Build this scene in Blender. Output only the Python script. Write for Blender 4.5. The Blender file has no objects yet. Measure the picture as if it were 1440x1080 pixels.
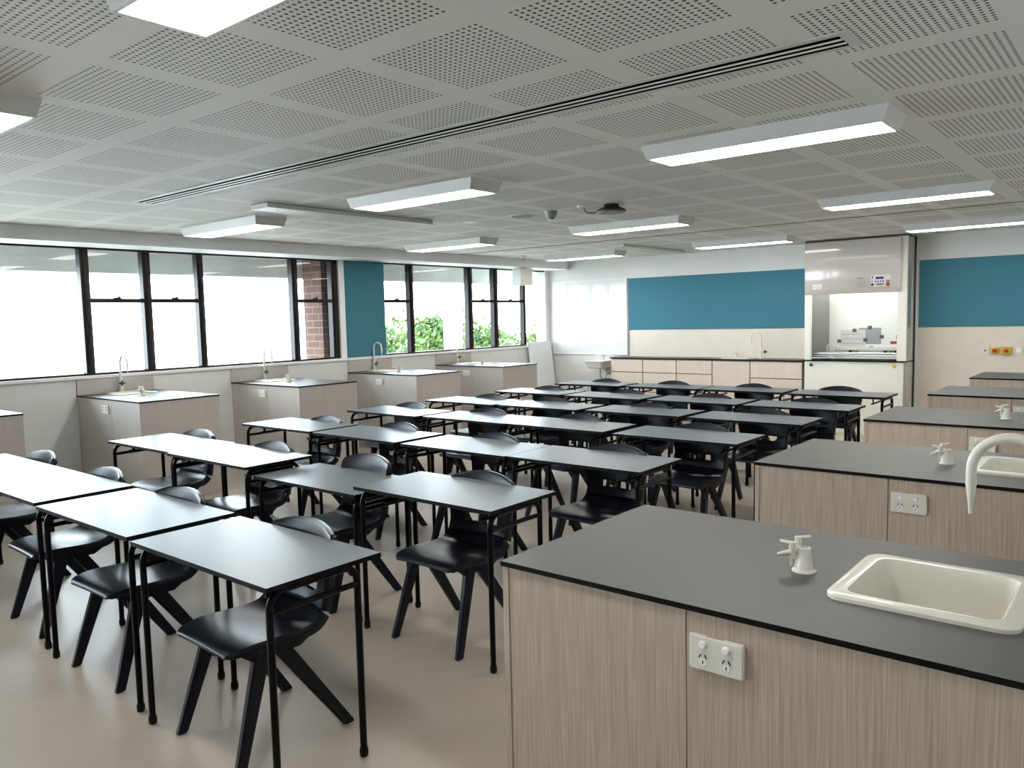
import bpy, bmesh, math, random
from mathutils import Vector, Matrix
random.seed(7)
S = bpy.context.scene
COL = S.collection
# ------------------------------------------------------------------ camera
CAM_H = 1.53
cam_d = bpy.data.cameras.new('camera'); cam = bpy.data.objects.new('camera', cam_d); COL.objects.link(cam)
a, b, c = math.radians(39.535), math.radians(-4.8205), math.radians(1.3395)
M3 = (Matrix.Rotation(a, 3, 'Z') @ Matrix.Rotation(b, 3, 'X') @ Matrix.Rotation(c, 3, 'Y'))
R_, F_, U_ = M3.col[0], M3.col[1], M3.col[2]
mat = Matrix.Identity(4)
for i in range(3):
    mat[i][0] = R_[i]; mat[i][1] = U_[i]; mat[i][2] = -F_[i]
mat[2][3] = CAM_H
cam.matrix_world = mat
cam_d.sensor_width = 36; cam_d.lens = 36 * 1106.0 / 1440; cam_d.clip_start = 0.02; cam_d.clip_end = 200
S.camera = cam
S.view_settings.view_transform = 'Standard'; S.view_settings.look = 'None'
S.view_settings.gamma = 1; S.view_settings.exposure = 2.0; S.view_settings.use_curve_mapping = False
# ------------------------------------------------------------------ world and sun
SKY = 5.5
LAMP = 6.0
W = bpy.data.worlds.new('world'); S.world = W; W.use_nodes = True
bg = W.node_tree.nodes['Background']; bg.inputs[0].default_value = (0.80, 0.90, 1.0, 1); bg.inputs[1].default_value = SKY
sd = bpy.data.lights.new('sun', 'SUN'); sd.energy = 1.0; sd.angle = math.radians(2); sd.color = (1, 0.96, 0.88)
so = bpy.data.objects.new('sun', sd); COL.objects.link(so); so.rotation_euler = (math.radians(25), math.radians(40), 0)
S.cycles.max_bounces = 8; S.cycles.diffuse_bounces = 5; S.cycles.transparent_max_bounces = 12
S.cycles.caustics_reflective = False; S.cycles.caustics_refractive = False
# ------------------------------------------------------------------ helpers
def tag(o, label=None, cat=None, group=None, kind=None):
    if label: o['label'] = label
    if cat: o['category'] = cat
    if group: o['group'] = group
    if kind: o['kind'] = kind
    return o
def empty(name, loc=(0, 0, 0), rz=0, label=None, cat=None, group=None):
    o = bpy.data.objects.new(name, None); COL.objects.link(o); o.location = loc; o.rotation_euler = (0, 0, rz)
    o.empty_display_size = 0.1
    return tag(o, label, cat, group)
def obj(name, bm, mats, parent=None, smooth=None, bevel=0, seg=2):
    bmesh.ops.recalc_face_normals(bm, faces=bm.faces)
    me = bpy.data.meshes.new(name)
    if bevel:
        ed = [e for e in bm.edges if len(e.link_faces) == 2 and e.calc_face_angle(0) > 0.6]
        bmesh.ops.bevel(bm, geom=ed, offset=bevel, segments=seg, affect='EDGES', clamp_overlap=True)
    bm.to_mesh(me); bm.free()
    if not isinstance(mats, (list, tuple)): mats = [mats]
    for m in mats: me.materials.append(m)
    if smooth is not None:
        for p in me.polygons: p.use_smooth = True
        me.set_sharp_from_angle(angle=math.radians(smooth))
    o = bpy.data.objects.new(name, me); COL.objects.link(o)
    if parent: o.parent = parent
    return o
def B(): return bmesh.new()
def box(bm, x0, x1, y0, y1, z0, z1, mi=0):
    v = [bm.verts.new(p) for p in ((x0,y0,z0),(x1,y0,z0),(x1,y1,z0),(x0,y1,z0),(x0,y0,z1),(x1,y0,z1),(x1,y1,z1),(x0,y1,z1))]
    fs = []
    for q in ((3,2,1,0),(4,5,6,7),(0,1,5,4),(1,2,6,5),(2,3,7,6),(3,0,4,7)):
        f = bm.faces.new([v[i] for i in q]); f.material_index = mi; fs.append(f)
    return fs
def hexa(bm, bot, top, mi=0):     # two quads (lists of 4 points)
    v = [bm.verts.new(p) for p in list(bot) + list(top)]
    for q in ((3,2,1,0),(4,5,6,7),(0,1,5,4),(1,2,6,5),(2,3,7,6),(3,0,4,7)):
        f = bm.faces.new([v[i] for i in q]); f.material_index = mi
def tube(bm, pts, r, seg=10, mi=0, cap=True):
    pts = [Vector(p) for p in pts]
    rs = r if isinstance(r, (list, tuple)) else [r] * len(pts)
    rings = []; n = None
    for i, p in enumerate(pts):
        if i == 0: t = pts[1] - p
        elif i == len(pts) - 1: t = p - pts[i-1]
        else: t = (pts[i+1] - p).normalized() + (p - pts[i-1]).normalized()
        t.normalize()
        if n is None: n = t.orthogonal().normalized()
        else: n = (n - t * n.dot(t)).normalized()
        bnm = t.cross(n)
        rings.append([bm.verts.new(p + (n * math.cos(k*2*math.pi/seg) + bnm * math.sin(k*2*math.pi/seg)) * rs[i]) for k in range(seg)])
    for A, C in zip(rings, rings[1:]):
        for k in range(seg):
            f = bm.faces.new((A[k], A[(k+1)%seg], C[(k+1)%seg], C[k])); f.material_index = mi
    if cap:
        bm.faces.new(rings[0][::-1]).material_index = mi; bm.faces.new(rings[-1]).material_index = mi
def lathe(bm, prof, loc=(0,0,0), seg=24, mi=0, axis='Z'):
    L = Vector(loc); rings = []
    def P(r, h, k):
        an = k*2*math.pi/seg; x, y = r*math.cos(an), r*math.sin(an)
        return L + (Vector((x, y, h)) if axis == 'Z' else Vector((x, h, y)) if axis == 'Y' else Vector((h, x, y)))
    for r, h in prof: rings.append([bm.verts.new(P(max(r, 1e-5), h, k)) for k in range(seg)])
    for A, C in zip(rings, rings[1:]):
        for k in range(seg): bm.faces.new((A[k], A[(k+1)%seg], C[(k+1)%seg], C[k])).material_index = mi
    bm.faces.new(rings[0][::-1]).material_index = mi; bm.faces.new(rings[-1]).material_index = mi
def arc(cx, cz, r, a0, a1, y, n=10):
    return [(cx + r*math.cos(math.radians(a0+(a1-a0)*i/n)), y, cz + r*math.sin(math.radians(a0+(a1-a0)*i/n))) for i in range(n+1)]
def kids(o): return [c_ for c_ in ALL_CHILD.get(o.name, [])]
def copy_tree(o, parent=None):
    c_ = o.copy(); COL.objects.link(c_)
    if parent: c_.parent = parent
    for ch in list(o.children): copy_tree(ch, c_)
    return c_
# ------------------------------------------------------------------ materials
MATS = {}
def mat_p(name, col, rough=0.5, metal=0, spec=0.5, coat=0, emit=None, es=0):
    m = bpy.data.materials.new(name); m.use_nodes = True; p = m.node_tree.nodes['Principled BSDF']
    p.inputs['Base Color'].default_value = (*col, 1); p.inputs['Roughness'].default_value = rough
    p.inputs['Metallic'].default_value = metal; p.inputs['Specular IOR Level'].default_value = spec
    p.inputs['Coat Weight'].default_value = coat
    if emit: p.inputs['Emission Color'].default_value = (*emit, 1); p.inputs['Emission Strength'].default_value = es
    MATS[name] = m; return m
def nodes(m): return m.node_tree.nodes, m.node_tree.links, m.node_tree.nodes['Principled BSDF']
def noisy(m, c1, c2, scale=(5,5,5), detail=4, rough=None, bump=0, lo=0.35, hi=0.65):
    N, L, p = nodes(m)
    tc = N.new('ShaderNodeTexCoord'); mp = N.new('ShaderNodeMapping'); mp.inputs['Scale'].default_value = scale
    nz = N.new('ShaderNodeTexNoise'); nz.inputs['Scale'].default_value = 1; nz.inputs['Detail'].default_value = detail
    cr = N.new('ShaderNodeValToRGB'); cr.color_ramp.elements[0].color = (*c1, 1); cr.color_ramp.elements[1].color = (*c2, 1)
    cr.color_ramp.elements[0].position = lo; cr.color_ramp.elements[1].position = hi
    L.new(tc.outputs['Object'], mp.inputs[0]); L.new(mp.outputs[0], nz.inputs['Vector']); L.new(nz.outputs[0], cr.inputs[0])
    L.new(cr.outputs[0], p.inputs['Base Color'])
    if rough:
        mr = N.new('ShaderNodeMapRange'); mr.inputs[3].default_value = rough[0]; mr.inputs[4].default_value = rough[1]
        L.new(nz.outputs[0], mr.inputs[0]); L.new(mr.outputs[0], p.inputs['Roughness'])
    if bump:
        bp = N.new('ShaderNodeBump'); bp.inputs['Strength'].default_value = bump; bp.inputs['Distance'].default_value = 0.002
        L.new(nz.outputs[0], bp.inputs['Height']); L.new(bp.outputs[0], p.inputs['Normal'])
    return m
white_wall = noisy(mat_p('wall paint', (0.72,0.71,0.68), 0.6), (0.71,0.705,0.685), (0.74,0.73,0.71), (3,3,3))
bulk = noisy(mat_p('bulkhead paint', (0.88,0.88,0.9), 0.6), (0.85,0.86,0.88), (0.88,0.89,0.91), (3,3,3))
grey_panel = noisy(mat_p('grey wall laminate', (0.5,0.5,0.5), 0.4), (0.66,0.655,0.645), (0.70,0.695,0.685), (1.5,1.5,9))
cream = noisy(mat_p('cream wall laminate', (0.6,0.56,0.5), 0.35), (0.68,0.61,0.52), (0.71,0.64,0.55), (4,4,4))
cab_pink = noisy(mat_p('pale cabinet laminate', (0.62,0.53,0.45), 0.4), (0.62,0.53,0.45), (0.65,0.56,0.48), (20,20,2))
cab_gap_shade = mat_p('shaded cabinet carcass', (0.20,0.16,0.13), 0.6)  # carcass coloured dark to paint the shadow in the drawer gaps
wood = noisy(mat_p('taupe woodgrain laminate', (0.4,0.34,0.29), 0.45), (0.35,0.275,0.215), (0.52,0.42,0.335), (260,260,5), 5, bump=0.15, lo=0.3, hi=0.7)
beige = noisy(mat_p('pale bench laminate', (0.42,0.385,0.345), 0.45), (0.45,0.41,0.38), (0.49,0.45,0.42), (150,150,3), 3)
bench_top = noisy(mat_p('charcoal bench laminate', (0.1,0.1,0.095), 0.42, spec=0.35), (0.085,0.082,0.076), (0.105,0.10,0.093), (2,2,2), rough=(0.38,0.5))
table_top = noisy(mat_p('grey table laminate', (0.2,0.21,0.215), 0.36, spec=0.13), (0.145,0.162,0.178), (0.165,0.182,0.198), (3,3,3), 5, rough=(0.26,0.36))
black_edge = mat_p('black core edge', (0.003,0.003,0.003), 0.6, spec=0.15)
steel_blk = mat_p('black powder coated steel', (0.003,0.003,0.0035), 0.28, spec=0.14)
rubber = mat_p('black rubber', (0.004,0.004,0.004), 0.6, spec=0.2)
plastic = noisy(mat_p('navy black polypropylene', (0.014,0.018,0.027), 0.3, spec=0.2), (0.006,0.008,0.015), (0.009,0.011,0.019), (30,30,30), rough=(0.26,0.36))
teal = noisy(mat_p('teal pinboard fabric', (0.03,0.21,0.27), 0.9, spec=0.2), (0.055,0.185,0.245), (0.062,0.20,0.265), (200,200,200))
white_gloss = mat_p('white gloss', (0.8,0.8,0.78), 0.08, coat=0.3)
white_pl = mat_p('white plastic', (0.70,0.67,0.60), 0.35)
white_satin = mat_p('white satin trim', (0.86,0.86,0.86), 0.4)
cream_sink = mat_p('cream sink ceramic', (0.72,0.69,0.60), 0.25, coat=0.3)
frame_m = noisy(mat_p('dark brown aluminium', (0.035,0.022,0.018), 0.45, spec=0.25), (0.014,0.008,0.007), (0.022,0.014,0.012), (6,6,6))
slot_blk = mat_p('dark slot', (0.004,0.004,0.004), 0.9, spec=0)
alu = mat_p('brushed steel', (0.6,0.6,0.58), 0.28, metal=1)
fume_body = mat_p('fume cupboard enamel', (0.54,0.495,0.46), 0.1, coat=0.5)
fume_side = mat_p('fume cupboard gloss side', (0.45,0.44,0.41), 0.06, spec=0.9, coat=1)
fume_in = mat_p('fume cupboard lining', (0.78,0.80,0.76), 0.35)
fume_base = mat_p('fume cupboard base', (0.80,0.78,0.70), 0.3)
housing = mat_p('light housing', (0.62,0.61,0.59), 0.45)
light_m = mat_p('light diffuser', (1,1,1), 0.5, emit=(1,0.97,0.92), es=LAMP)
hood_lamp = mat_p('hood lamp', (1,1,1), 0.5, emit=(0.96,1,0.93), es=3.5)
grey_paper = mat_p('grey paper', (0.33,0.35,0.36), 0.8)
white_paper = mat_p('white paper', (0.62,0.62,0.61), 0.8)
grey_tape = mat_p('grey tape', (0.09,0.10,0.10), 0.6)
red_m = mat_p('red', (0.5,0.02,0.02), 0.4)
yellow_m = mat_p('yellow plastic', (0.65,0.42,0.03), 0.4)
green_m = mat_p('green plastic', (0.005,0.10,0.05), 0.4)
blue_m = mat_p('blue display', (0.01,0.015,0.2), 0.3)
ink = mat_p('printed ink', (0.05,0.05,0.06), 0.6)
faint_ink = mat_p('pale printed ink', (0.3,0.27,0.26), 0.6)
black_pl = mat_p('black plastic', (0.01,0.01,0.01), 0.4)
grey_pl = mat_p('grey plastic', (0.25,0.25,0.24), 0.5)
concrete = noisy(mat_p('outside concrete', (0.4,0.4,0.37), 0.9), (0.50,0.50,0.47), (0.62,0.615,0.58), (2,2,2), 6)
ext_white = mat_p('outside white paint', (0.85,0.85,0.85), 0.7)
bark = mat_p('bark', (0.09,0.06,0.04), 0.9)
floor_m = noisy(mat_p('floor vinyl', (0.4,0.36,0.32), 0.35), (0.33,0.285,0.235), (0.40,0.345,0.29), (1.6,1.6,1.6), 8, rough=(0.3,0.45))
board_m = mat_p('white board laminate', (0.72,0.74,0.74), 0.4)
wb_m = mat_p('whiteboard enamel', (0.74,0.75,0.76), 0.12, coat=0.5)
ground_m = mat_p('pale ground', (0.2,0.2,0.18), 0.9)
sun_block_m = mat_p('sun block', (0.5,0.5,0.5), 0.8)
# leaves
leaf = mat_p('leaves', (0.12,0.25,0.03), 0.5)
N, L, p = nodes(leaf)
oi = N.new('ShaderNodeNewGeometry'); cr = N.new('ShaderNodeValToRGB')
cr.color_ramp.elements[0].color = (0.02,0.06,0.012,1); cr.color_ramp.elements[1].color = (0.10,0.15,0.03,1)
L.new(oi.outputs['Random Per Island'], cr.inputs[0]); L.new(cr.outputs[0], p.inputs['Base Color'])
p.inputs['Transmission Weight'].default_value = 0
tr = N.new('ShaderNodeBsdfTranslucent'); mx = N.new('ShaderNodeMixShader'); mx.inputs[0].default_value = 0.45
L.new(cr.outputs[0], tr.inputs[0]); L.new(p.outputs[0], mx.inputs[1]); L.new(tr.outputs[0], mx.inputs[2])
L.new(mx.outputs[0], N['Material Output'].inputs[0])
# glass: straight-through transparency with a fresnel reflection
def glass_mat(name, tint, refl):
    m = bpy.data.materials.new(name); m.use_nodes = True; N = m.node_tree.nodes; L = m.node_tree.links
    N.remove(N['Principled BSDF'])
    t = N.new('ShaderNodeBsdfTransparent'); t.inputs[0].default_value = (*tint, 1)
    g = N.new('ShaderNodeBsdfGlossy'); g.inputs['Roughness'].default_value = 0.0
    fr = N.new('ShaderNodeFresnel'); fr.inputs[0].default_value = 1.5
    ml = N.new('ShaderNodeMath'); ml.operation = 'MULTIPLY'; ml.inputs[1].default_value = refl
    mx = N.new('ShaderNodeMixShader')
    gg = N.new('ShaderNodeNewGeometry'); iv = N.new('ShaderNodeMath'); iv.operation = 'SUBTRACT'; iv.inputs[0].default_value = 1
    m2 = N.new('ShaderNodeMath'); m2.operation = 'MULTIPLY'; L.new(gg.outputs['Backfacing'], iv.inputs[1])
    L.new(fr.outputs[0], ml.inputs[0]); L.new(ml.outputs[0], m2.inputs[0]); L.new(iv.outputs[0], m2.inputs[1]); L.new(m2.outputs[0], mx.inputs[0]); L.new(t.outputs[0], mx.inputs[1]); L.new(g.outputs[0], mx.inputs[2])
    L.new(mx.outputs[0], N['Material Output'].inputs[0]); return m
glass = glass_mat('window glass', (0.93,0.95,0.94), 0.6)
sash_glass = glass_mat('sash glass', (0.85,0.88,0.87), 0.6)
# brick
brick = mat_p('brown brick', (0.3,0.15,0.1), 0.85)
N, L, p = nodes(brick)
tc = N.new('ShaderNodeTexCoord'); sx = N.new('ShaderNodeSeparateXYZ'); cx = N.new('ShaderNodeCombineXYZ'); bt = N.new('ShaderNodeTexBrick')
ad = N.new('ShaderNodeMath'); ad.operation = 'ADD'
L.new(tc.outputs['Object'], sx.inputs[0]); L.new(sx.outputs[0], ad.inputs[0]); L.new(sx.outputs[1], ad.inputs[1])
L.new(ad.outputs[0], cx.inputs[0]); L.new(sx.outputs[2], cx.inputs[1]); L.new(cx.outputs[0], bt.inputs[0])
bt.inputs['Color1'].default_value = (0.075,0.032,0.022,1); bt.inputs['Color2'].default_value = (0.10,0.045,0.032,1); bt.inputs['Mortar'].default_value = (0.16,0.115,0.09,1)
bt.inputs['Scale'].default_value = 1; bt.inputs['Brick Width'].default_value = 0.24; bt.inputs['Row Height'].default_value = 0.086; bt.inputs['Mortar Size'].default_value = 0.006
L.new(bt.outputs[0], p.inputs['Base Color'])
# perforated ceiling: 20 x 20 round holes per field, fields on a 594 mm grid
ceil_m = mat_p('perforated ceiling board', (0.70,0.70,0.67), 0.65)
N, L, p = nodes(ceil_m)
def mth(op, a_, b_=None, c_=None):
    n = N.new('ShaderNodeMath'); n.operation = op
    for i, v in enumerate((a_, b_, c_)):
        if v is None: continue
        if isinstance(v, (int, float)): n.inputs[i].default_value = v
        else: L.new(v, n.inputs[i])
    return n.outputs[0]
ge = N.new('ShaderNodeNewGeometry'); sp = N.new('ShaderNodeSeparateXYZ'); L.new(ge.outputs['Position'], sp.inputs[0])
def field(o, c0, pitch):
    t = mth('DIVIDE', mth('SUBTRACT', o, c0), pitch)
    l_ = mth('MULTIPLY', mth('SUBTRACT', mth('FRACT', mth('ADD', t, 0.5)), 0.5), pitch)       # -p/2..p/2
    ins = mth('LESS_THAN', mth('ABSOLUTE', l_), 0.2405)
    h = mth('SUBTRACT', mth('FRACT', mth('ADD', mth('DIVIDE', l_, 0.02405), 100)), 0.5)
    return ins, h
ix, hx = field(sp.outputs[0], -1.24, 0.5925); iy, hy = field(sp.outputs[1], 1.447, 0.5940)
d2 = mth('ADD', mth('MULTIPLY', hx, hx), mth('MULTIPLY', hy, hy))
hole = mth('MULTIPLY', mth('MULTIPLY', ix, iy), mth('LESS_THAN', d2, 0.064))
cm = N.new('ShaderNodeMix'); cm.data_type = 'RGBA'
cm.inputs[6].default_value = (0.79,0.775,0.735,1); cm.inputs[7].default_value = (0.045,0.045,0.04,1)
L.new(hole, cm.inputs[0]); L.new(cm.outputs[2], p.inputs['Base Color'])

# ------------------------------------------------------------------ the room
XL, XR, YB, YF, ZC = -7.8, 0.6, 10.47, -6.0, 2.40
def struct(name, bm, m, **k):
    o = obj(name, bm, m, **k); o['kind'] = 'structure'; return o
bm = B(); box(bm, XL-0.2, XR+0.2, YF-0.2, YB+0.2, -0.12, 0); struct('floor', bm, floor_m)
bm = B(); box(bm, XL-0.2, XR+0.2, YF-0.2, YB+0.2, ZC, ZC+0.1); struct('ceiling', bm, ceil_m)
bm = B(); box(bm, XL-0.2, XR+0.2, YF-0.2, YB+0.2, ZC+0.1, ZC+2.5); struct('trim_1', bm, sun_block_m)  # unseen slab above the ceiling, added thick to block the sun
bm = B(); box(bm, XL-0.2, XR+0.2, YB, YB+0.2, 0, ZC); struct('wall_back', bm, white_wall)
bm = B(); box(bm, XR, XR+0.2, YF, YB, 0, ZC); struct('wall_right', bm, white_wall)
bm = B(); box(bm, XL, XR, YF-0.2, YF, 0, ZC); struct('wall_front', bm, white_wall)
bm = B()
box(bm, XL-0.2, XL, YF, YB, 0, 1.05); box(bm, XL-0.2, XL, YF, YB, 2.285, ZC)
box(bm, XL-0.2, XL, 6.15, 6.885, 1.05, 2.285); box(bm, XL-0.2, XL, 10.36, YB, 1.05, 2.285); box(bm, XL-0.2, XL, YF, -5.85, 1.05, 2.285)
struct('wall_left', bm, white_wall)
# grey laminate lining below the sill, in sheets
ys = [YF, -3, -1, 0.8, 2.187, 3.055, 3.785, 5.0+0.37, 6.24, 6.96, 7.77, 8.5, 9.6, YB]
for i, (y0, y1) in enumerate(zip(ys, ys[1:])):
    bm = B(); box(bm, XL, XL+0.008, y0+0.002, y1-0.002, 0.0, 1.048); struct('trim_%d' % (10+i), bm, grey_panel)
bm = B(); box(bm, XL-0.05, XL+0.03, YF, YB, 1.048, 1.078); struct('trim_2', bm, white_satin, bevel=0.003)
bm = B(); box(bm, XL, XL+0.42, YF, YB, 2.28, ZC); struct('trim_3', bm, bulk)      # bulkhead over the windows
bm = B(); box(bm, XL+0.42, XR, 7.885, 7.90, ZC-0.003, ZC+0.001); struct('trim_4', bm, slot_blk)  # thin black strip painting the shadow line of a ceiling gap
bm = B(); box(bm, XL-0.004, XL+0.012, 6.15, 6.236, 1.078, 2.28); struct('trim_5', bm, white_satin)
# windows
def window(name, y0, y1, mull, transoms):
    """mull: list of (y0,y1) uprights; transoms: list of (y0,y1) opening sashes"""
    xa, xb = -7.90, -7.815
    e = empty(name); e['kind'] = 'structure'
    bm = B(); box(bm, xa, xb, y0, y1, 2.262, 2.285)
    box(bm, xa, xb, y0, y1, 1.078, 1.098); o = obj('window_frame', bm, frame_m, e)
    for (m0, m1) in mull:
        bm = B(); w = m1 - m0
        box(bm, xa, xb, m0, m1, 1.098, 2.262); box(bm, xb, xb+0.012, m0+w*0.3, m1-w*0.3, 1.098, 2.262)
        obj('mullion', bm, frame_m, e, bevel=0.003, seg=1)
    for (t0, t1) in transoms:
        bm = B(); box(bm, -7.885, -7.835, t0, t1, 1.765, 1.805); o = obj('transom', bm, frame_m, e, bevel=0.003, seg=1)
        ym = (t0 + t1) / 2
        bm = B(); box(bm, -7.835, -7.822, ym-0.035, ym+0.035, 1.80, 1.816); hexa(bm, [(-7.833,ym-0.01,1.812),(-7.823,ym-0.01,1.812),(-7.823,ym+0.015,1.812),(-7.833,ym+0.015,1.812)], [(-7.833,ym+0.03,1.832),(-7.823,ym+0.03,1.832),(-7.823,ym+0.045,1.828),(-7.833,ym+0.045,1.828)])
        obj('latch', bm, frame_m, o)
    allm = sorted(mull); edges = [y0] + [v for m_ in allm for v in m_] + [y1]
    for i in range(0, len(edges), 2):
        g0, g1 = edges[i], edges[i+1]
        if g1 - g0 < 0.05: continue
        sash = any(t0 < (g0+g1)/2 < t1 for t0, t1 in transoms)
        bm = B()
        if sash: box(bm, -7.868, -7.864, g0, g1, 1.098, 1.77); box(bm, -7.852, -7.848, g0, g1, 1.80, 2.262)
        else: box(bm, -7.868, -7.864, g0, g1, 1.098, 2.262)
        obj('pane', bm, sash_glass if sash else glass, e)
    return e
window('window_1', -5.85, 6.15, [(-4.9,-4.82), (-4.3,-4.22), (-2.6,-2.52), (-2.0,-1.92), (-0.3,-0.22), (0.3,0.38), (3.17,3.25), (3.755,3.835), (4.33,4.40), (5.495,5.575), (6.06,6.15)], [(3.25,3.755),(3.835,4.33),(5.575,6.06)])
window('window_2', 6.885, 10.36, [(6.885,6.90),(7.35,7.425),(8.515,8.61),(9.085,9.18),(9.805,9.86)], [(6.90,7.35),(8.61,9.085),(9.18,9.805)])
# pinboards
bm = B(); box(bm, XL+0.002, XL+0.016, 6.236, 6.88, 1.08, 2.278); tag(obj('pinboard', bm, teal, bevel=0.002, seg=1), 'narrow upright teal pinboard on the pier between the two window bands', 'pinboard', 'teal pinboards')
bm = B(); box(bm, -6.285, -3.505, YB-0.022, YB-0.009, 1.305, 2.08); tag(obj('pinboard', bm, teal, bevel=0.002, seg=1), 'long teal pinboard above the back counter, left of the fume cupboard', 'pinboard', 'teal pinboards')
bm = B(); box(bm, -2.255, XR, YB-0.022, YB-0.009, 1.305, 2.10); tag(obj('pinboard', bm, teal, bevel=0.002, seg=1), 'long teal pinboard on the back wall to the right of the fume cupboard', 'pinboard', 'teal pinboards')
for n, (x0, x1) in (('trim_6', (-6.30, -3.505)), ('trim_7', (-2.255, XR))):
    bm = B(); box(bm, x0, x1, YB-0.008, YB, 0.0, 1.303); struct(n, bm, cream)
bm = B(); box(bm, -6.30, -6.285, YB-0.02, YB, 0.905, 2.085); struct('trim_8', bm, grey_pl)
# whiteboard
e = empty('whiteboard', (-7.0, YB, 0.92), 0, 'large glossy whiteboard on the back wall in the corner by the windows', 'whiteboard')
def rel(o): return Vector(o.location)
def lbox(bm, par, x0, x1, y0, y1, z0, z1, mi=0):
    l = par.location; return box(bm, x0-l.x, x1-l.x, y0-l.y, y1-l.y, z0-l.z, z1-l.z, mi)
bm = B(); lbox(bm, e, -7.70, -6.325, YB-0.018, YB-0.001, 0.94, 2.075); obj('board_surface', bm, wb_m, e)
bm = B(); lbox(bm, e, -7.715, -6.31, YB-0.024, YB-0.001, 0.92, 0.94); lbox(bm, e, -7.715, -6.31, YB-0.024, YB-0.001, 2.075, 2.09)
lbox(bm, e, -7.715, -7.70, YB-0.024, YB-0.001, 0.94, 2.075); lbox(bm, e, -6.325, -6.31, YB-0.024, YB-0.001, 0.94, 2.075); obj('board_frame', bm, white_satin, e)
# loose board leaning on the window wall
e = empty('leaning_board', (-7.62, 10.1, 0), 0, 'loose white sheet board leaning on the window wall in the far corner', 'board')
bm = B(); th = 0.018
hexa(bm, [(0,-0.29,0.0),(th,-0.29,0.0),(th,0.31,0.0),(0,0.31,0.0)], [(-0.148,-0.29,1.135),(-0.148+th,-0.29,1.135),(-0.148+th,0.31,1.135),(-0.148,0.31,1.135)])
bm2 = obj('board_panel', bm, board_m, e, bevel=0.002, seg=1)

# ------------------------------------------------------------------ ceiling fittings
row_n = ['nearest the camera', 'in the second row from the camera', 'in the third row from the camera', 'in the farthest row by the back wall']
col_n = ['bench-side column', 'middle column', 'window-side column']
def ceiling_light():
    e = empty('ceiling_light')
    bm = B(); t = [(-0.6,-0.15,0),(0.6,-0.15,0),(0.6,0.15,0),(-0.6,0.15,0)]; q = [(-0.575,-0.132,-0.07),(0.575,-0.132,-0.07),(0.575,0.132,-0.07),(-0.575,0.132,-0.07)]
    k = [(-0.563,-0.12,-0.07),(0.563,-0.12,-0.07),(0.563,0.12,-0.07),(-0.563,0.12,-0.07)]; k2 = [(x, y, -0.064) for x, y, z in k]
    T, Q, K, K2 = [[bm.verts.new(v) for v in s] for s in (t, q, k, k2)]
    for i in range(4):
        j = (i+1) % 4; bm.faces.new((T[i],T[j],Q[j],Q[i])); bm.faces.new((Q[i],Q[j],K[j],K[i])); bm.faces.new((K[i],K[j],K2[j],K2[i]))
    bm.faces.new(T); obj('housing', bm, housing, e)
    bm = B(); box(bm, -0.563, 0.563, -0.12, 0.12, -0.067, -0.060); obj('diffuser', bm, light_m, e)
    return e
proto = ceiling_light(); first = True
for ri, y in enumerate((1.10, 3.81, 6.53, 9.15)):
    for ci, x in enumerate((-1.52, -3.91, -6.26)):
        if ri == 0 and ci == 2: continue
        o = proto if first else copy_tree(proto); first = False
        o.location = (x, y + (0.08 if (ri == 3 and ci == 2) else 0), ZC)
        tag(o, 'white box ceiling light, %s, %s' % (col_n[ci], row_n[ri]), 'ceiling light', 'ceiling lights')
e = empty('ceiling_diffuser', (-3.18, 2.715, ZC), 0, 'very long white slot air diffuser with three dark slots set across the ceiling', 'air diffuser')
bm = B(); box(bm, -2.40, 2.40, -0.085, 0.085, -0.006, 0.0); obj('frame', bm, housing, e, bevel=0.002, seg=1)
for k in (-1, 0, 1):
    bm = B(); box(bm, -2.36, 2.36, k*0.042-0.011, k*0.042+0.011, -0.0075, -0.005); obj('slot', bm, slot_blk, e)
for k in (-0.5, 0.5):
    bm = B(); box(bm, -2.36, 2.36, k*0.042-0.008, k*0.042+0.008, -0.0085, -0.004); obj('slat', bm, white_satin, e)
def ceil_panel(x0, x1, y0, y1, lab):
    e = empty('ceiling_panel', ((x0+x1)/2, (y0+y1)/2, ZC), 0, lab, 'ceiling panel', 'slim ceiling panels')
    w, d = (x1-x0)/2, (y1-y0)/2
    bm = B(); box(bm, -w, w, -d, d, -0.036, -0.004); obj('casing', bm, housing, e, bevel=0.002, seg=1)
    bm = B(); box(bm, -w+0.01, w-0.01, -d+0.01, d-0.01, -0.004, 0); obj('gap_shade', bm, slot_blk, e)  # black sheet standing in for the shadow gap between panel and ceiling
    for s in (-1, 1):
        bm = B(); lathe(bm, [(0.006,-0.039),(0.006,-0.036)], (0, s*(d-0.15), 0), 8); obj('screw', bm, grey_pl, e)
ceil_panel(-5.20, -4.99, 3.33, 5.0, 'slim flat panel on the ceiling beside the middle light of the second row')
ceil_panel(-5.31, -5.10, 8.38, 9.98, 'slim flat panel on the ceiling near the back wall')
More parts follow.
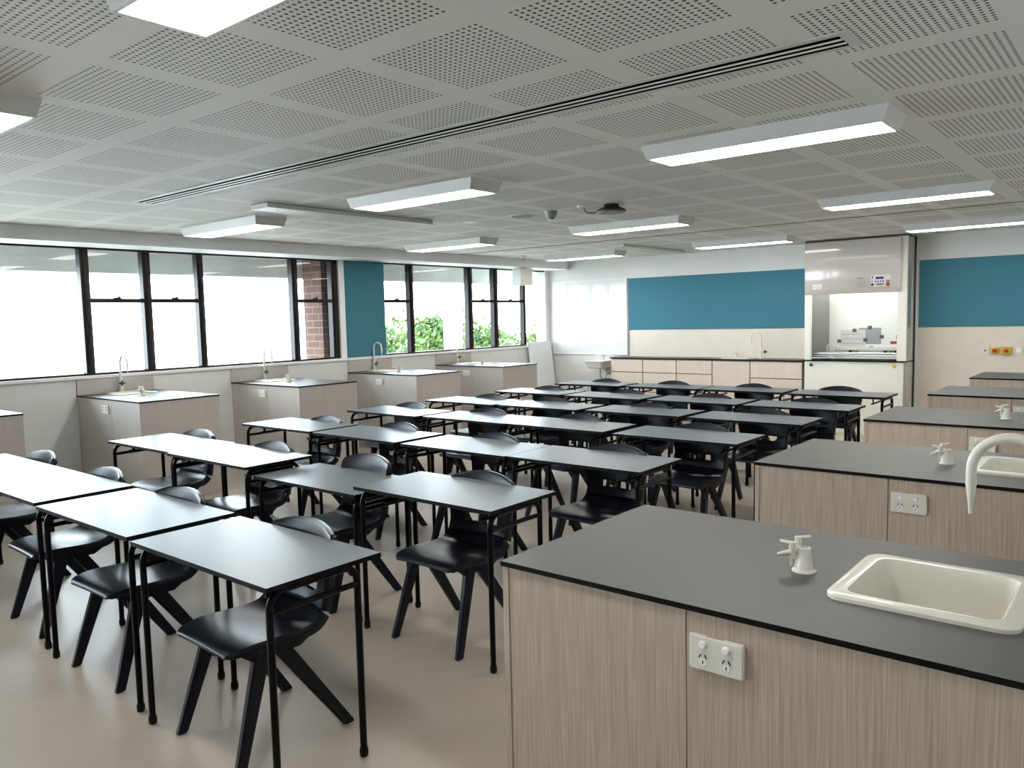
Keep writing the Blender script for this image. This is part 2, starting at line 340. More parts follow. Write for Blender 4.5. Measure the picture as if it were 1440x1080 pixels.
# ceiling discs and sensors
def disc(name, x, y, r, lab, cat, m=white_pl, inner=None):
    e = empty(name, (x, y, ZC), 0, lab, cat)
    bm = B(); lathe(bm, [(r,-0.004),(r,0)] if not inner else [(r*0.9,-0.008),(r,-0.003),(r,0)], seg=32); obj('rim', bm, m, e, smooth=40)
    if inner: bm = B(); lathe(bm, [(r*0.8,-0.0115),(r*0.82,-0.008)], seg=32); obj('grille', bm, inner, e, smooth=40)
disc('ceiling_speaker', -4.27, 5.36, 0.115, 'large round flush ceiling speaker left of the black ceiling unit', 'speaker', white_pl, grey_pl)
disc('cover_plate', -4.84, 5.33, 0.062, 'small round white cover plate on the ceiling nearer the windows', 'cover plate')
disc('cover_plate', -3.03, 5.31, 0.055, 'small round white cover plate on the ceiling right of the black unit', 'cover plate')
def detector(x, y, s, lab):
    e = empty('smoke_detector', (x, y, ZC), 0, lab, 'smoke detector', 'cone shaped ceiling detectors')
    bm = B(); lathe(bm, [(0.05*s,0),(0.05*s,-0.008*s),(0.036*s,-0.045*s),(0.026*s,-0.058*s)], seg=20); obj('base', bm, grey_pl if s > 0.9 else white_pl, e, smooth=40)
    bm = B(); lathe(bm, [(0.022*s,-0.057*s),(0.022*s,-0.066*s)], seg=16); obj('neck', bm, black_pl, e)
    bm = B(); lathe(bm, [(0.027*s,-0.066*s),(0.025*s,-0.072*s)], seg=16); obj('cap', bm, white_pl, e, smooth=40)
detector(-3.92, 5.31, 1.05, 'cone shaped grey detector on the ceiling beside the black unit')
detector(-6.98, 8.76, 0.85, 'small cone shaped detector on the ceiling near the window bulkhead')
e = empty('ceiling_bracket', (-3.37, 5.36, ZC), 0, 'round black unit hanging from the ceiling with a loose looping cable', 'ceiling unit')
bm = B(); lathe(bm, [(0.055,0),(0.06,-0.02),(0.10,-0.035),(0.118,-0.05),(0.118,-0.058)], seg=32); obj('mount', bm, black_pl, e, smooth=50)
bm = B(); lathe(bm, [(0.112,-0.059),(0.108,-0.068),(0.08,-0.072)], seg=32); obj('cover', bm, grey_pl, e, smooth=50)
bm = B(); tube(bm, [(-0.20,-0.09,-0.005),(-0.19,-0.09,-0.04),(-0.16,-0.08,-0.058),(-0.12,-0.06,-0.06),(-0.08,-0.03,-0.045)], 0.004, 8); obj('cable', bm, black_pl, e, smooth=60)
bm = B(); lathe(bm, [(0.04,0),(0.036,-0.01)], (-0.21,-0.10,0), 20); obj('cable_outlet', bm, white_pl, e)
e = empty('wall_speaker', (-7.50, 9.40, 2.28), 0, 'white box shaped speaker hanging under the bulkhead above the far windows', 'speaker')
bm = B(); box(bm, -0.09, 0.09, -0.14, 0.14, -0.265, -0.012); obj('case', bm, white_pl, e, bevel=0.006)
bm = B(); box(bm, -0.03, 0.03, -0.03, 0.03, -0.012, 0); obj('bracket', bm, grey_pl, e)
bm = B(); box(bm, -0.07, 0.07, -0.143, -0.14, -0.245, -0.035); obj('grille', bm, white_satin, e)

# ------------------------------------------------------------------ lab bench fittings (parts of their bench)
def rrect(x0, x1, y0, y1, r, z, n=5):
    P = []
    for cx_, cy_, a0 in ((x1-r,y1-r,0),(x0+r,y1-r,90),(x0+r,y0+r,180),(x1-r,y0+r,270)):
        for i in range(n+1):
            an = math.radians(a0 + 90*i/n); P.append((cx_+r*math.cos(an), cy_+r*math.sin(an), z))
    return P
def sink_bm(x0, x1, y0, y1, zt, depth=0.15, rim=0.035):
    bm = B(); L_ = [rrect(x0,x1,y0,y1,0.04,zt), rrect(x0,x1,y0,y1,0.04,zt+0.008), rrect(x0+0.008,x1-0.008,y0+0.008,y1-0.008,0.036,zt+0.012),
         rrect(x0+rim,x1-rim,y0+rim,y1-rim,0.034,zt+0.011), rrect(x0+rim+0.008,x1-rim-0.008,y0+rim+0.008,y1-rim-0.008,0.03,zt-0.004),
         rrect(x0+rim+0.018,x1-rim-0.018,y0+rim+0.018,y1-rim-0.018,0.03,zt-depth+0.02), rrect(x0+rim+0.035,x1-rim-0.035,y0+rim+0.035,y1-rim-0.035,0.025,zt-depth)]
    R = [[bm.verts.new(p_) for p_ in l_] for l_ in L_]
    for A, C in zip(R, R[1:]):
        for k in range(len(A)): bm.faces.new((A[k],A[(k+1)%len(A)],C[(k+1)%len(A)],C[k]))
    bm.faces.new(R[-1]); return bm
def slab_with_hole(bm, x0, x1, y0, y1, z0, z1, h):
    hx0, hx1, hy0, hy1 = h
    O = [(x0,y0),(x1,y0),(x1,y1),(x0,y1)]; I = [(hx0,hy0),(hx1,hy0),(hx1,hy1),(hx0,hy1)]
    V = [[bm.verts.new((*p_, z)) for p_ in l_] for l_ in (O, I) for z in (z0, z1)]
    O0, O1, I0, I1 = V
    for i in range(4):
        j = (i+1) % 4
        bm.faces.new((O1[i],O1[j],I1[j],I1[i])).material_index = 0
        for q in ((O0[i],O0[j],I0[j],I0[i]), (O0[i],O0[j],O1[j],O1[i]), (I0[i],I0[j],I1[j],I1[i])): bm.faces.new(q).material_index = 1
def turret(par, x, y, z, ang, h1=185, h2=35, back=-75, s=0.80):
    bm = B(); lathe(bm, [(0.029,0),(0.029,0.003),(0.023,0.008),(0.0175,0.040),(0.016,0.050),(0.016,0.058),(0.012,0.060)], (x,y,z), 24)
    t = obj('tap_turret', bm, white_pl, par, smooth=35)
    bm = B(); lathe(bm, [(0.0085,0.0602),(0.0085,0.0612)], (x,y,z), 16); obj('turret_plug', bm, grey_pl, t)
    for k, (aa, ha) in enumerate(((ang, h1), (ang + back, h2))):
        d = Vector((math.cos(math.radians(aa)), math.sin(math.radians(aa)), 0)); o = Vector((x, y, z+0.048))
        bm = B(); tube(bm, [o + d*0.008, o + d*0.03], 0.0055, 10)
        tube(bm, [o + d*0.028 + Vector((0,0,-0.016)), o + d*0.028 + Vector((0,0,0.012))], 0.0075, 12)
        tube(bm, [o + d*0.028, o + d*0.045 + Vector((0,0,-0.002)), o + d*0.064 + Vector((0,0,-0.006))], [0.0068,0.006,0.0038], 10)
        tube(bm, [o + d*0.030 + Vector((0,0,-0.016)), o + d*0.031 + Vector((0,0,-0.034))], [0.004,0.003], 8)
        obj('nozzle', bm, white_pl, t, smooth=40)
        bm = B(); q = Vector((math.cos(math.radians(ha)), math.sin(math.radians(ha)), 0)); hh = o + d*0.028 + Vector((0,0,0.012 + 0.006*k))
        tube(bm, [hh - Vector((0,0,0.008)), hh + Vector((0,0,0.012))], 0.0082, 12)
        tube(bm, [hh + Vector((0,0,0.008)) - q*0.006, hh + Vector((0,0,0.011)) + q*0.03], [0.005,0.0045], 10)
        obj('handle', bm, white_pl, t, smooth=40)
    return t
def gooseneck(par, xb, y, z, dirx, hdir=1, r=0.075, top=0.365, thick=0.0105, drop=0.10):
    """upright pipe at xb bending over toward dirx"""
    zc = z + top - r - thick
    bm = B()
    lathe(bm, [(0.026,0),(0.026,0.006),(0.018,0.014),(0.016,0.11),(0.0125,0.125),(0.0125,0.15)], (xb, y, z), 20)
    pts = [(xb,y,z+0.10),(xb,y,zc)] + [(xb + dirx*(r - r*math.cos(math.radians(t_))), y, zc + r*math.sin(math.radians(t_))) for t_ in range(10, 181, 10)]
    pts += [(xb+dirx*2*r, y, zc-0.03)]
    tube(bm, pts, thick, 14)
    t = obj('gooseneck_tap', bm, white_pl, par, smooth=40)
    bm = B(); xs = xb + dirx*2*r; zz = zc-0.03; pr = [(thick*1.02, 0), (thick*1.02, -0.004)]
    for i in range(7):
        rr = thick*0.98 - i*thick*0.085; pr += [(rr, -0.004-i*0.007), (rr*0.93, -0.0095-i*0.007)]
    pr += [(thick*0.34, -0.066)]
    lathe(bm, [(r_, h_) for r_, h_ in pr], (xs, y, zz), 16); obj('nozzle', bm, white_pl, t, smooth=25)
    bm = B(); tube(bm, [(xb, y, z+0.075), (xb+hdir*0.06, y-0.012, z+0.09)], [0.012,0.009], 12); obj('valve_body', bm, white_pl, t, smooth=40)
    bm = B(); o = Vector((xb+hdir*0.062, y-0.016, z+0.092)); dd = Vector((hdir*0.75, -0.6, 0.15)).normalized()
    u = dd.cross(Vector((0,0,1))).normalized(); w_ = dd.cross(u)
    for i in range(2):
        q = u if i else w_
        tube(bm, [o + dd*0.008 - q*0.026, o + dd*0.008 + q*0.026], 0.0085, 10)
    tube(bm, [o - dd*0.006, o + dd*0.02], 0.012, 12)
    hd = obj('tap_handle', bm, green_m, t, smooth=40); hd['label'] = 'green cross handle'
    return t
def outlet(par, x0, z0, y, name='power_outlet', w=0.124, h=0.076):
    """double power point, front faces -Y at plane y (local coords)"""
    bm = B(); box(bm, x0, x0+w, y-0.013, y, z0, z0+h); o = obj(name, bm, white_pl, par, bevel=0.003)
    bm = B(); box(bm, x0+0.038, x0+0.078, y-0.0095, y-0.006, z0+h-0.003, z0+h+0.0006); obj('rating_tab', bm, grey_pl, o)
    for cx_ in (x0+w*0.27, x0+w*0.70):
        bm = B(); lathe(bm, [(0.0085,0),(0.0085,-0.004),(0.0065,-0.0065)], (cx_, y-0.013, z0+h*0.76), 16, axis='Y'); obj('switch', bm, white_satin, o, smooth=40)
        bm = B()
        for sx_, ang in ((-0.0065, 30), (0.0065, -30)):
            dx, dz = 0.0045*math.sin(math.radians(ang)), 0.0045*math.cos(math.radians(ang)); cz = z0+h*0.42
            tube(bm, [(cx_+sx_-dx, y-0.0134, cz-dz), (cx_+sx_+dx, y-0.0134, cz+dz)], 0.0013, 6)
        tube(bm, [(cx_, y-0.0134, z0+h*0.25-0.004), (cx_, y-0.0134, z0+h*0.25+0.004)], 0.0013, 6)
        obj('socket_slots', bm, slot_blk, o)
        bm = B(); lathe(bm, [(0.009,0),(0.008,-0.0008)], (cx_, y-0.013, z0+h*0.24), 16, axis='Y'); obj('socket_boss', bm, white_satin, o)
    return o
GAP = 0.0015
def lab_bench(side, x0, x1, depth, label, group, pm, sinkx, sinky, tur, goose, joint, outx, splash=False):
    """local origin at the bench's aisle front corner on the floor; x0..x1 measured in world x, y from 0..depth"""
    e = empty('lab_bench', (0,0,0), 0, label, 'lab bench', group)
    T = 0.018; zt = 0.887
    xs0, xs1 = (x0+T, x1) if side == 'R' else (x0, x1-T)
    edge = x0 if side == 'R' else x1-T
    bm = B(); box(bm, edge, edge+T, 0.0, depth, 0, zt); obj('end_panel', bm, pm, e)
    for a0, a1 in ((xs0+GAP, joint-GAP), (joint+GAP, xs1)):
        bm = B(); box(bm, a0, a1, 0.003, 0.021, 0, zt); obj('front_panel', bm, pm, e)
        bm = B(); box(bm, a0, a1, depth-0.021, depth-0.003, 0, zt); obj('back_panel', bm, pm, e)
    bm = B(); slab_with_hole(bm, x0-0.003 if side == 'R' else x0, x1 if side == 'R' else x1+0.003, -0.004, depth+0.004, zt, 0.90, (sinkx[0]+0.02, sinkx[1]-0.02, sinky[0]+0.02, sinky[1]-0.02))
    obj('worktop', bm, [bench_top, black_edge], e)
    s = obj('sink', sink_bm(sinkx[0], sinkx[1], sinky[0], sinky[1], 0.90), cream_sink, e, smooth=50)
    bm = B(); lathe(bm, [(0.022,0),(0.022,0.003),(0.012,0.004)], ((sinkx[0]+sinkx[1])/2, sum(sinky)/2, 0.75), 16); obj('drain', bm, alu, s)
    turret(e, tur[0], tur[1], 0.90, tur[2])
    gooseneck(e, goose[0], goose[1], 0.90, goose[2])
    outlet(e, outx, 0.764, 0.003)
    if splash:
        bm = B(); box(bm, x0+0.0005, x0+0.012, 0, depth, 0.9005, 1.045); obj('splashback', bm, pm, e)
    return e
right_lab = ['first and closest to the camera', 'second from the camera', 'third from the camera', 'fourth from the camera', 'fifth and farthest, by the cream back wall']
for i, y in enumerate((1.522, 3.178, 4.762, 6.375, 8.015)):
    e = lab_bench('R', -1.303, XR, 0.735, 'charcoal topped taupe woodgrain bench, ' + right_lab[i], 'lab benches along the right side', wood,
                  (-0.555,-0.185), (0.205,0.58), (-0.648,0.362,215), (-0.155,0.40,-1), -0.780, -0.768)
    e.location = (0, y, 0)
left_lab = ['cut by the left frame edge', 'second from the camera', 'third from the camera', 'below the upright teal pinboard', 'farthest, by the leaning board']
for i, y in enumerate((1.46, 3.058, 4.64, 6.235, 7.775)):
    e = lab_bench('L', XL+0.009, -6.565, 0.725, 'pale laminate bench under the windows, ' + left_lab[i], 'lab benches under the windows', beige,
                  (-7.68,-7.36), (0.20,0.56), (-7.24,0.355,-20), (-7.735,0.385,1), -7.105, -7.265, True)
    e.location = (0, y, 0)

# ------------------------------------------------------------------ back counter
units = [(-6.395,-5.845,'d'),(-5.845,-5.30,'d'),(-5.30,-4.755,'d'),(-4.755,-4.215,'o'),(-4.215,-3.52,'d')]
ul = ['leftmost unit, beside the wash basin', 'second unit from the left', 'third unit from the left', 'single-door unit under the counter sink', 'wide unit next to the fume cupboard']
yf = 10.10
for (x0, x1, k), lb in zip(units, ul):
    e = empty('base_cabinet', ((x0+x1)/2, yf, 0), 0, 'pale pinkish base cabinet below the back counter, ' + lb, 'cabinet', 'cabinets under the back counter')
    w = (x1-x0)/2
    bm = B(); box(bm, -w, w, 0.02, 0.36, 0.1, 0.886); box(bm, -w, w, 0.06, 0.34, 0, 0.1); obj('carcass', bm, cab_gap_shade, e)
    if k == 'o':
        bm = B(); box(bm, -w+0.007, w-0.007, 0, 0.018, 0.105, 0.872); obj('door', bm, cab_pink, e, bevel=0.001, seg=1)
    else:
        for z0, z1 in ((0.69,0.872),(0.40,0.678),(0.105,0.388)):
            if w > 0.3: z0, z1 = (0.66 if z1 > 0.8 else z0), (z1 if z1 > 0.8 or z1 < 0.5 else 0.648)
            bm = B(); box(bm, -w+0.007, w-0.007, 0, 0.018, z0, z1); obj('drawer', bm, cab_pink, e, bevel=0.001, seg=1)
e = empty('worktop', (-4.95, yf, 0.886), 0, 'long thin black edged worktop over the pale cabinets on the back wall', 'worktop')
bm = B(); slab_with_hole(bm, -1.46, 1.43, -0.015, 0.36, 0, 0.014, (0.32, 0.66, 0.07, 0.26)); obj('slab', bm, [bench_top, black_edge], e)
s = obj('sink', sink_bm(0.29, 0.69, 0.04, 0.29, 0.014), cream_sink, e, smooth=50)
turret(e, 0.395, 0.31, 0.014, -160)
gooseneck(e, 0.78, 0.26, 0.014, -1, r=0.07, top=0.36)
e = empty('wash_basin', (-6.72, YB, 0.84), 0, 'small white wall hung hand basin left of the back counter', 'basin')
bm = sink_bm(-0.20, 0.18, -0.36, -0.0, -0.012, 0.11, 0.03); obj('bowl', bm, white_gloss, e, smooth=50)
bm = B(); R1 = rrect(-0.195,0.175,-0.355,-0.005,0.05,-0.012); R2 = rrect(-0.12,0.10,-0.28,-0.01,0.05,-0.13)
v1 = [bm.verts.new(p_) for p_ in R1]; v2 = [bm.verts.new(p_) for p_ in R2]
for k in range(len(v1)): bm.faces.new((v1[k], v1[(k+1)%len(v1)], v2[(k+1)%len(v1)], v2[k]))
bm.faces.new(v2); obj('underside', bm, white_gloss, e, smooth=50)
bm = B(); tube(bm, [(-0.01,-0.15,-0.125),(-0.01,-0.15,-0.26),(0.01,-0.13,-0.29),(0.05,-0.12,-0.29),(0.07,-0.11,-0.26),(0.07,-0.10,-0.22),(0.08,-0.003,-0.22)], 0.014, 10); obj('waste_pipe', bm, alu, e, smooth=60)
bm = B(); tube(bm, [(0.0,-0.06,-0.002),(0.0,-0.06,0.05),(0.0,-0.09,0.07),(0.0,-0.13,0.06)], 0.009, 10); obj('tap', bm, alu, e, smooth=60)

# ------------------------------------------------------------------ fume cupboard
FX0, FX1, FY = -3.495, -2.335, 10.10
e = empty('fume_cupboard', ((FX0+FX1)/2, FY, 0), 0, 'tall white fume cupboard with glossy hood and open front against the back wall', 'fume cupboard')
def fb(name, x0, x1, y0, y1, z0, z1, m, par=None, bev=0, lab=None):
    bm = B(); lbox(bm, e, x0, x1, y0, y1, z0, z1); o = obj(name, bm, m, par or e, bevel=bev, seg=1 if bev < 0.004 else 3)
    if lab: o['label'] = lab
    return o
YH = YB - 0.004
fb('base_cabinet', FX0, FX1, FY+0.005, YH, 0, 0.893, fume_base)
fb('cupboard_worktop', FX0-0.005, FX1+0.008, FY-0.012, YH, 0.893, 0.908, black_edge)
fb('side_panel', FX1-0.03, FX1+0.03, FY+0.03, YH, 0.908, 2.385, fume_side)
fb('side_panel', FX1+0.0, FX1+0.03, FY+0.03, YH, 0, 0.893, fume_side)
fb('front_post', FX1-0.075, FX1+0.03, FY, FY+0.03, 0.908, 2.385, fume_base, bev=0.004)
fb('front_post', FX0, FX0+0.075, FY, FY+0.03, 0.908, 1.76, fume_base, bev=0.004)
fb('side_panel', FX0, FX0+0.035, FY+0.03, YH, 0.908, 2.385, fume_side)
fb('side_trim', FX1+0.03, FX1+0.042, YH-0.02, YH, 0, 2.385, black_pl)
bm = B(); hx0, hx1 = FX0+0.01, FX1-0.035; l = e.location     # sloping, rounded hood front
prof = [(FY-0.02,2.375),(FY-0.035,2.36),(FY-0.035,2.05),(FY-0.03,1.80),(FY-0.022,1.745),(FY-0.010,1.728),(FY+0.03,1.724),(FY+0.03,2.375)]
v0 = [bm.verts.new((hx0-l.x, y_-l.y, z_-l.z)) for y_, z_ in prof]; v1 = [bm.verts.new((hx1-l.x, y_-l.y, z_-l.z)) for y_, z_ in prof]
for i in range(len(prof)): j = (i+1) % len(prof); bm.faces.new((v0[i],v0[j],v1[j],v1[i]))
bm.faces.new(v0); bm.faces.new(v1[::-1]); hood = obj('hood', bm, fume_body, e, smooth=40)
fb('top_panel', FX0, FX1+0.03, FY, YH, 2.378, 2.392, black_pl)
fb('ceiling_panel', FX0+0.035, FX1-0.03, FY+0.03, YH, 1.95, 1.96, fume_in)
fb('back_lining', FX0+0.035, FX1-0.03, YH-0.012, YH, 0.908, 1.95, fume_in)
bm = B(); q = [(FX0+0.036,FY+0.035),(FX0+0.042,FY+0.03),(-3.30,YH-0.013),(-3.31,YH-0.013)]
hexa(bm, [(x-e.location.x, y-e.location.y, 0.909) for x, y in q], [(x-e.location.x, y-e.location.y, 1.949) for x, y in q]); obj('side_lining', bm, grey_pl, e)
fb('side_lining', FX1-0.036, FX1-0.031, FY+0.03, YH-0.012, 0.908, 1.95, fume_in)
fb('interior_lamp', FX0+0.2, FX1-0.2, FY+0.08, FY+0.2, 1.935, 1.949, hood_lamp)
# sill, rails and service fittings in the opening
fb('airfoil_sill', FX0+0.075, FX1-0.075, FY-0.002, FY+0.028, 0.93, 0.945, alu, bev=0.003)
fb('airfoil_sill', FX0+0.075, FX1-0.075, FY+0.06, FY+0.085, 0.955, 0.967, alu, bev=0.003)
fb('sash_rail', FX0+0.04, FX1-0.04, FY+0.11, FY+0.14, 0.975, 1.0, alu, bev=0.003)
fb('sash_rail', FX0+0.078, FX0+0.088, FY+0.0, FY+0.02, 0.908, 1.74, alu)
bm = B(); tube(bm, [(-0.28,0.2,0.908),(-0.28,0.2,1.06)] + [(-0.32+0.04*math.cos(math.radians(t_)), 0.2, 1.06+0.04*math.sin(math.radians(t_))) for t_ in range(0,181,20)] + [(-0.36,0.2,1.0)], 0.008, 10); obj('swan_spout', bm, white_pl, e, smooth=60)
for i, x in enumerate((-3.03,-2.97,-2.62,-2.56,-2.50,-2.44)):
    fb('service_outlet', x-0.014, x+0.014, YH-0.05, YH-0.013, 0.985, 1.02, grey_pl if i % 2 else black_pl)
fb('service_rail', -3.25, -2.40, YH-0.03, YH-0.012, 1.02, 1.06, white_pl)
# taped papers and labels on the back lining
def notice(x0, x1, z0, z1, m, lab, tapes, lines=0):
    n_ = empty('paper_notice', ((x0+x1)/2, YH-(0.0165 if lines else 0.0125), z0), 0, lab, 'notice', 'papers taped inside the fume cupboard')
    bm = B(); w = (x1-x0)/2; box(bm, -w, w, -0.0015, 0, 0, z1-z0); sh = obj('sheet', bm, m, n_)
    for i in range(lines):
        bm = B(); zz = (z1-z0)*(0.25+0.5*i/max(1,lines-1)); box(bm, -w*0.85, w*0.8, -0.0021, -0.0015, zz, zz+0.006); obj('text_line', bm, faint_ink, sh)
    for tx, tz in tapes:
        bm = B(); box(bm, tx-0.025, tx+0.025, -0.0035, -0.0016, tz-0.022, tz+0.022); obj('tape', bm, grey_tape, n_)
YHs = YH
notice(-3.155,-2.858,1.043,1.275,white_paper,'white printed sheet held by dark tape inside the fume cupboard, the left one',[(0.02,0.225),(-0.165,0.09),(0.15,0.105)],3)
notice(-2.94,-2.672,1.097,1.30,grey_paper,'grey sheet held by dark tape, right of the white sheet inside the fume cupboard',[(0.0,0.205),(0.14,0.09),(0.02,-0.05)])
for x0,x1,z0,z1 in ((-2.566,-2.45,1.098,1.131),(-2.50,-2.465,1.155,1.209)):
    bm = B(); lbox(bm, e, x0, x1, YH-0.014, YH-0.0125, z0, z1); o = obj('warning_label', bm, red_m, e); o['label'] = 'red warning label'
# hood fittings
yh = FY-0.036
outlet(hood, -3.385-l.x, 1.79, yh+0.006-l.y, w=0.12, h=0.065)
def hb(name, x0, x1, z0, z1, m, d=0.002, par=None, lab=None):
    bm = B(); box(bm, x0-l.x, x1-l.x, yh-l.y-d, yh-l.y+0.008, z0, z1); o = obj(name, bm, m, par or hood)
    if lab: o['label'] = lab
    return o
cp = hb('control_panel', -2.70, -2.475, 1.80, 1.935, white_pl, 0.003)
def sub(x0, x1, z0, z1, m, name, d=0.005): return hb(name, x0, x1, z0, z1, m, d, cp)
sub(-2.645,-2.555,1.885,1.915,blue_m,'display')
for k in range(4): sub(-2.648+k*0.027,-2.634+k*0.027,1.85,1.868,blue_m,'button',0.006)
sub(-2.64,-2.55,1.822,1.834,ink,'logo_strip',0.0045); sub(-2.615,-2.575,1.810,1.816,ink,'logo_strip',0.0045)
sub(-2.688,-2.675,1.895,1.925,ink,'button',0.005); sub(-2.688,-2.675,1.86,1.872,green_m,'button',0.005)
sub(-2.53,-2.485,1.845,1.875,faint_ink,'printed_label',0.0045)
bm = B(); lathe(bm, [(0.014,0),(0.014,-0.012),(0.011,-0.014)], (-2.68-l.x, yh-l.y-0.003, 1.822), 16, axis='Y'); obj('knob', bm, black_pl, cp, smooth=40)
bm = B(); lathe(bm, [(0.021,0),(0.021,-0.014),(0.016,-0.02)], (-2.508-l.x, yh-l.y-0.003, 1.822), 20, axis='Y'); o = obj('stop_button', bm, red_m, cp, smooth=40); o['label'] = 'red stop button'
for k in range(6): hb('printed_label', -2.855, -2.765+0.01*(k % 2), 1.803+k*0.016, 1.806+k*0.016, faint_ink, 0.0008)
hb('printed_label', -2.858, -2.78, 1.902, 1.908, ink, 0.001)
for x, m, lb in ((-3.40, green_m, 'green valve knob'), (-2.425, yellow_m, 'yellow valve knob')):
    bm = B(); lathe(bm, [(0.009,0.005),(0.009,-0.02),(0.022,-0.022),(0.022,-0.038),(0.014,-0.044)], (x-l.x, 0, 0.848), 12, axis='Y'); o = obj('valve_knob', bm, m, e, smooth=40); o['label'] = lb
# switches on the back wall
def plate(x0, x1, z0, z1, lab, kind):
    y = YB-0.009
    n_ = empty('wall_switch' if kind != 'stop' else 'emergency_stop', ((x0+x1)/2, y, (z0+z1)/2), 0, lab, 'switch' if kind != 'stop' else 'emergency stop', 'switches on the cream wall')
    w, h = (x1-x0)/2, (z1-z0)/2
    if kind == 'stop':
        bm = B(); box(bm, -w, w, -0.04, 0, -h, h); obj('box', bm, yellow_m, n_, bevel=0.005)
        bm = B(); lathe(bm, [(0.012,-0.038),(0.012,-0.05),(0.022,-0.052),(0.022,-0.062),(0.014,-0.068)], (0,0,0), 20, axis='Y'); obj('button', bm, red_m, n_, smooth=40)
    else:
        bm = B(); box(bm, -w, w, -0.012, 0, -h, h); obj('plate', bm, white_pl, n_, bevel=0.003)
        bm = B()
        if kind == 'key': lathe(bm, [(0.010,-0.011),(0.010,-0.02)], (0.005,0,-0.005), 12, axis='Y')
        else: box(bm, -w*0.55, w*0.55, -0.0135, -0.011, -h*0.45, h*0.45)
        obj('key_lock' if kind == 'key' else 'rocker', bm, black_pl if kind == 'key' else white_satin, n_)
plate(-1.600,-1.512,0.978,1.085,'white key switch plate, leftmost on the cream wall right of the fume cupboard','key')
plate(-1.495,-1.415,0.995,1.062,'squarish yellow emergency stop box with red button, left of its larger twin','stop')
plate(-1.393,-1.290,0.985,1.070,'larger yellow emergency stop box, right of the squarish one','stop')
plate(-1.265,-1.185,0.975,1.088,'blank white switch plate right of the yellow stop boxes','rock')

# ------------------------------------------------------------------ school tables
TW, TD = 0.897, 0.462
def make_table(zt=0.72):
    e = empty('school_table')
    bm = B()
    for f in box(bm, 0, TW, 0, TD, zt-0.017, zt): f.material_index = 1
    bm.faces.ensure_lookup_table(); bm.faces[1].material_index = 0
    obj('table_top', bm, [table_top, black_edge], e)
    r = 0.0125; zr = zt-0.017-r; R = 0.055
    for x in (0.032, TW-0.032):
        y0, y1 = 0.028, TD-0.085
        for s, yl in ((1, y0), (-1, y1)):
            pts = [(x, yl, 0.03), (x, yl, zr-R)] + [(x, yl + s*(R - R*math.cos(math.radians(t_))), zr-R+R*math.sin(math.radians(t_))) for t_ in (22,45,68,90)]
            pts += [(x, (y0+y1)/2, zr)]
            bm = B(); tube(bm, pts, r, 10); lg = obj('leg', bm, steel_blk, e, smooth=60)
            bm = B(); lathe(bm, [(0.010,0),(0.015,0.004),(0.016,0.022),(0.0135,0.034)], (x, yl, 0), 12); obj('foot_cap', bm, rubber, lg, smooth=50)
        bm = B(); tube(bm, [(x, y0, zt-0.095), (x, y1, zt-0.095)], 0.0105, 10); obj('side_rail', bm, steel_blk, e, smooth=60)
        xi = x + (0.10 if x < 0.4 else -0.10)
        bm = B(); tube(bm, [(xi, y0+0.05, zt-0.075), (xi, y1+0.03, zt-0.075)], 0.009, 8); box(bm, xi-0.004, xi+0.004, y0+0.08, y0+0.1, zt-0.075, zt-0.0175); box(bm, xi-0.004, xi+0.004, y1-0.02, y1, zt-0.075, zt-0.0175)
        obj('hook_bar', bm, steel_blk, e, smooth=60)
    bm = B(); box(bm, 0.03, TW-0.03, TD*0.42, TD*0.42+0.03, zt-0.042, zt-0.0175); obj('under_rail', bm, steel_blk, e, bevel=0.002, seg=1)
    return e
rows = [
 [(-5.835,1.36),(-4.932,1.36),(-3.953,1.341),(-2.985,1.323)],
 [(-5.775,2.45),(-4.874,2.425),(-3.965,2.465),(-3.043,2.44)],
 [(-5.762,3.51),(-4.812,3.50),(-3.845,3.485),(-2.943,3.497)],
 [(-5.72,4.55),(-4.772,4.585),(-3.88,4.595),(-2.888,4.57)],
 [(-5.712,5.54),(-4.785,5.565),(-3.815,5.60),(-2.845,5.595)],
 [(-5.695,6.60),(-4.74,6.565),(-3.765,6.575),(-2.808,6.565)],
 [(-5.68,7.70),(-4.72,7.735),(-3.80,7.755),(-2.825,7.70)]]
chairs = [
 [(-5.41,1.92),(-4.44,1.89),(-3.535,1.85),(-2.58,1.835)],
 [(-5.43,2.985),(-4.42,2.94),(-3.53,2.96),(-2.60,2.935)],
 [(-5.26,3.99),(-4.40,4.02),(-3.42,3.975),(-2.48,3.985)],
 [(-5.385,5.07),(-4.415,5.07),(-3.505,5.10),(-2.46,5.08)],
 [(-5.22,6.03),(-4.455,6.05),(-3.40,6.06),(-2.415,6.11)],
 [(-5.225,7.04),(-4.25,7.03),(-3.28,7.02),(-2.35,7.06)],
 [(-5.21,8.14),(-4.32,8.17),(-3.36,8.18),(-2.465,8.24)]]
rown = ['front row nearest the camera', 'second row', 'third row', 'fourth (middle) row', 'fifth row', 'sixth row', 'seventh and farthest row']
coln = ['window end', 'second place from the windows', 'second place from the benches', 'bench end']
proto = make_table(); low = make_table(0.668); first = True
for ri, r_ in enumerate(rows):
    for ci, (x, y) in enumerate(r_):
        if (ri, ci) == (1, 2): o = low
        else: o = proto if first else copy_tree(proto); first = False if (ri, ci) != (1, 2) else first
        o.location = (x, y, 0)
        extra = 'slightly lower grey topped table' if (ri, ci) == (1, 2) else 'grey topped student table'
        tag(o, '%s, %s, %s' % (extra, rown[ri], coln[ci]), 'table', 'student tables in seven rows')

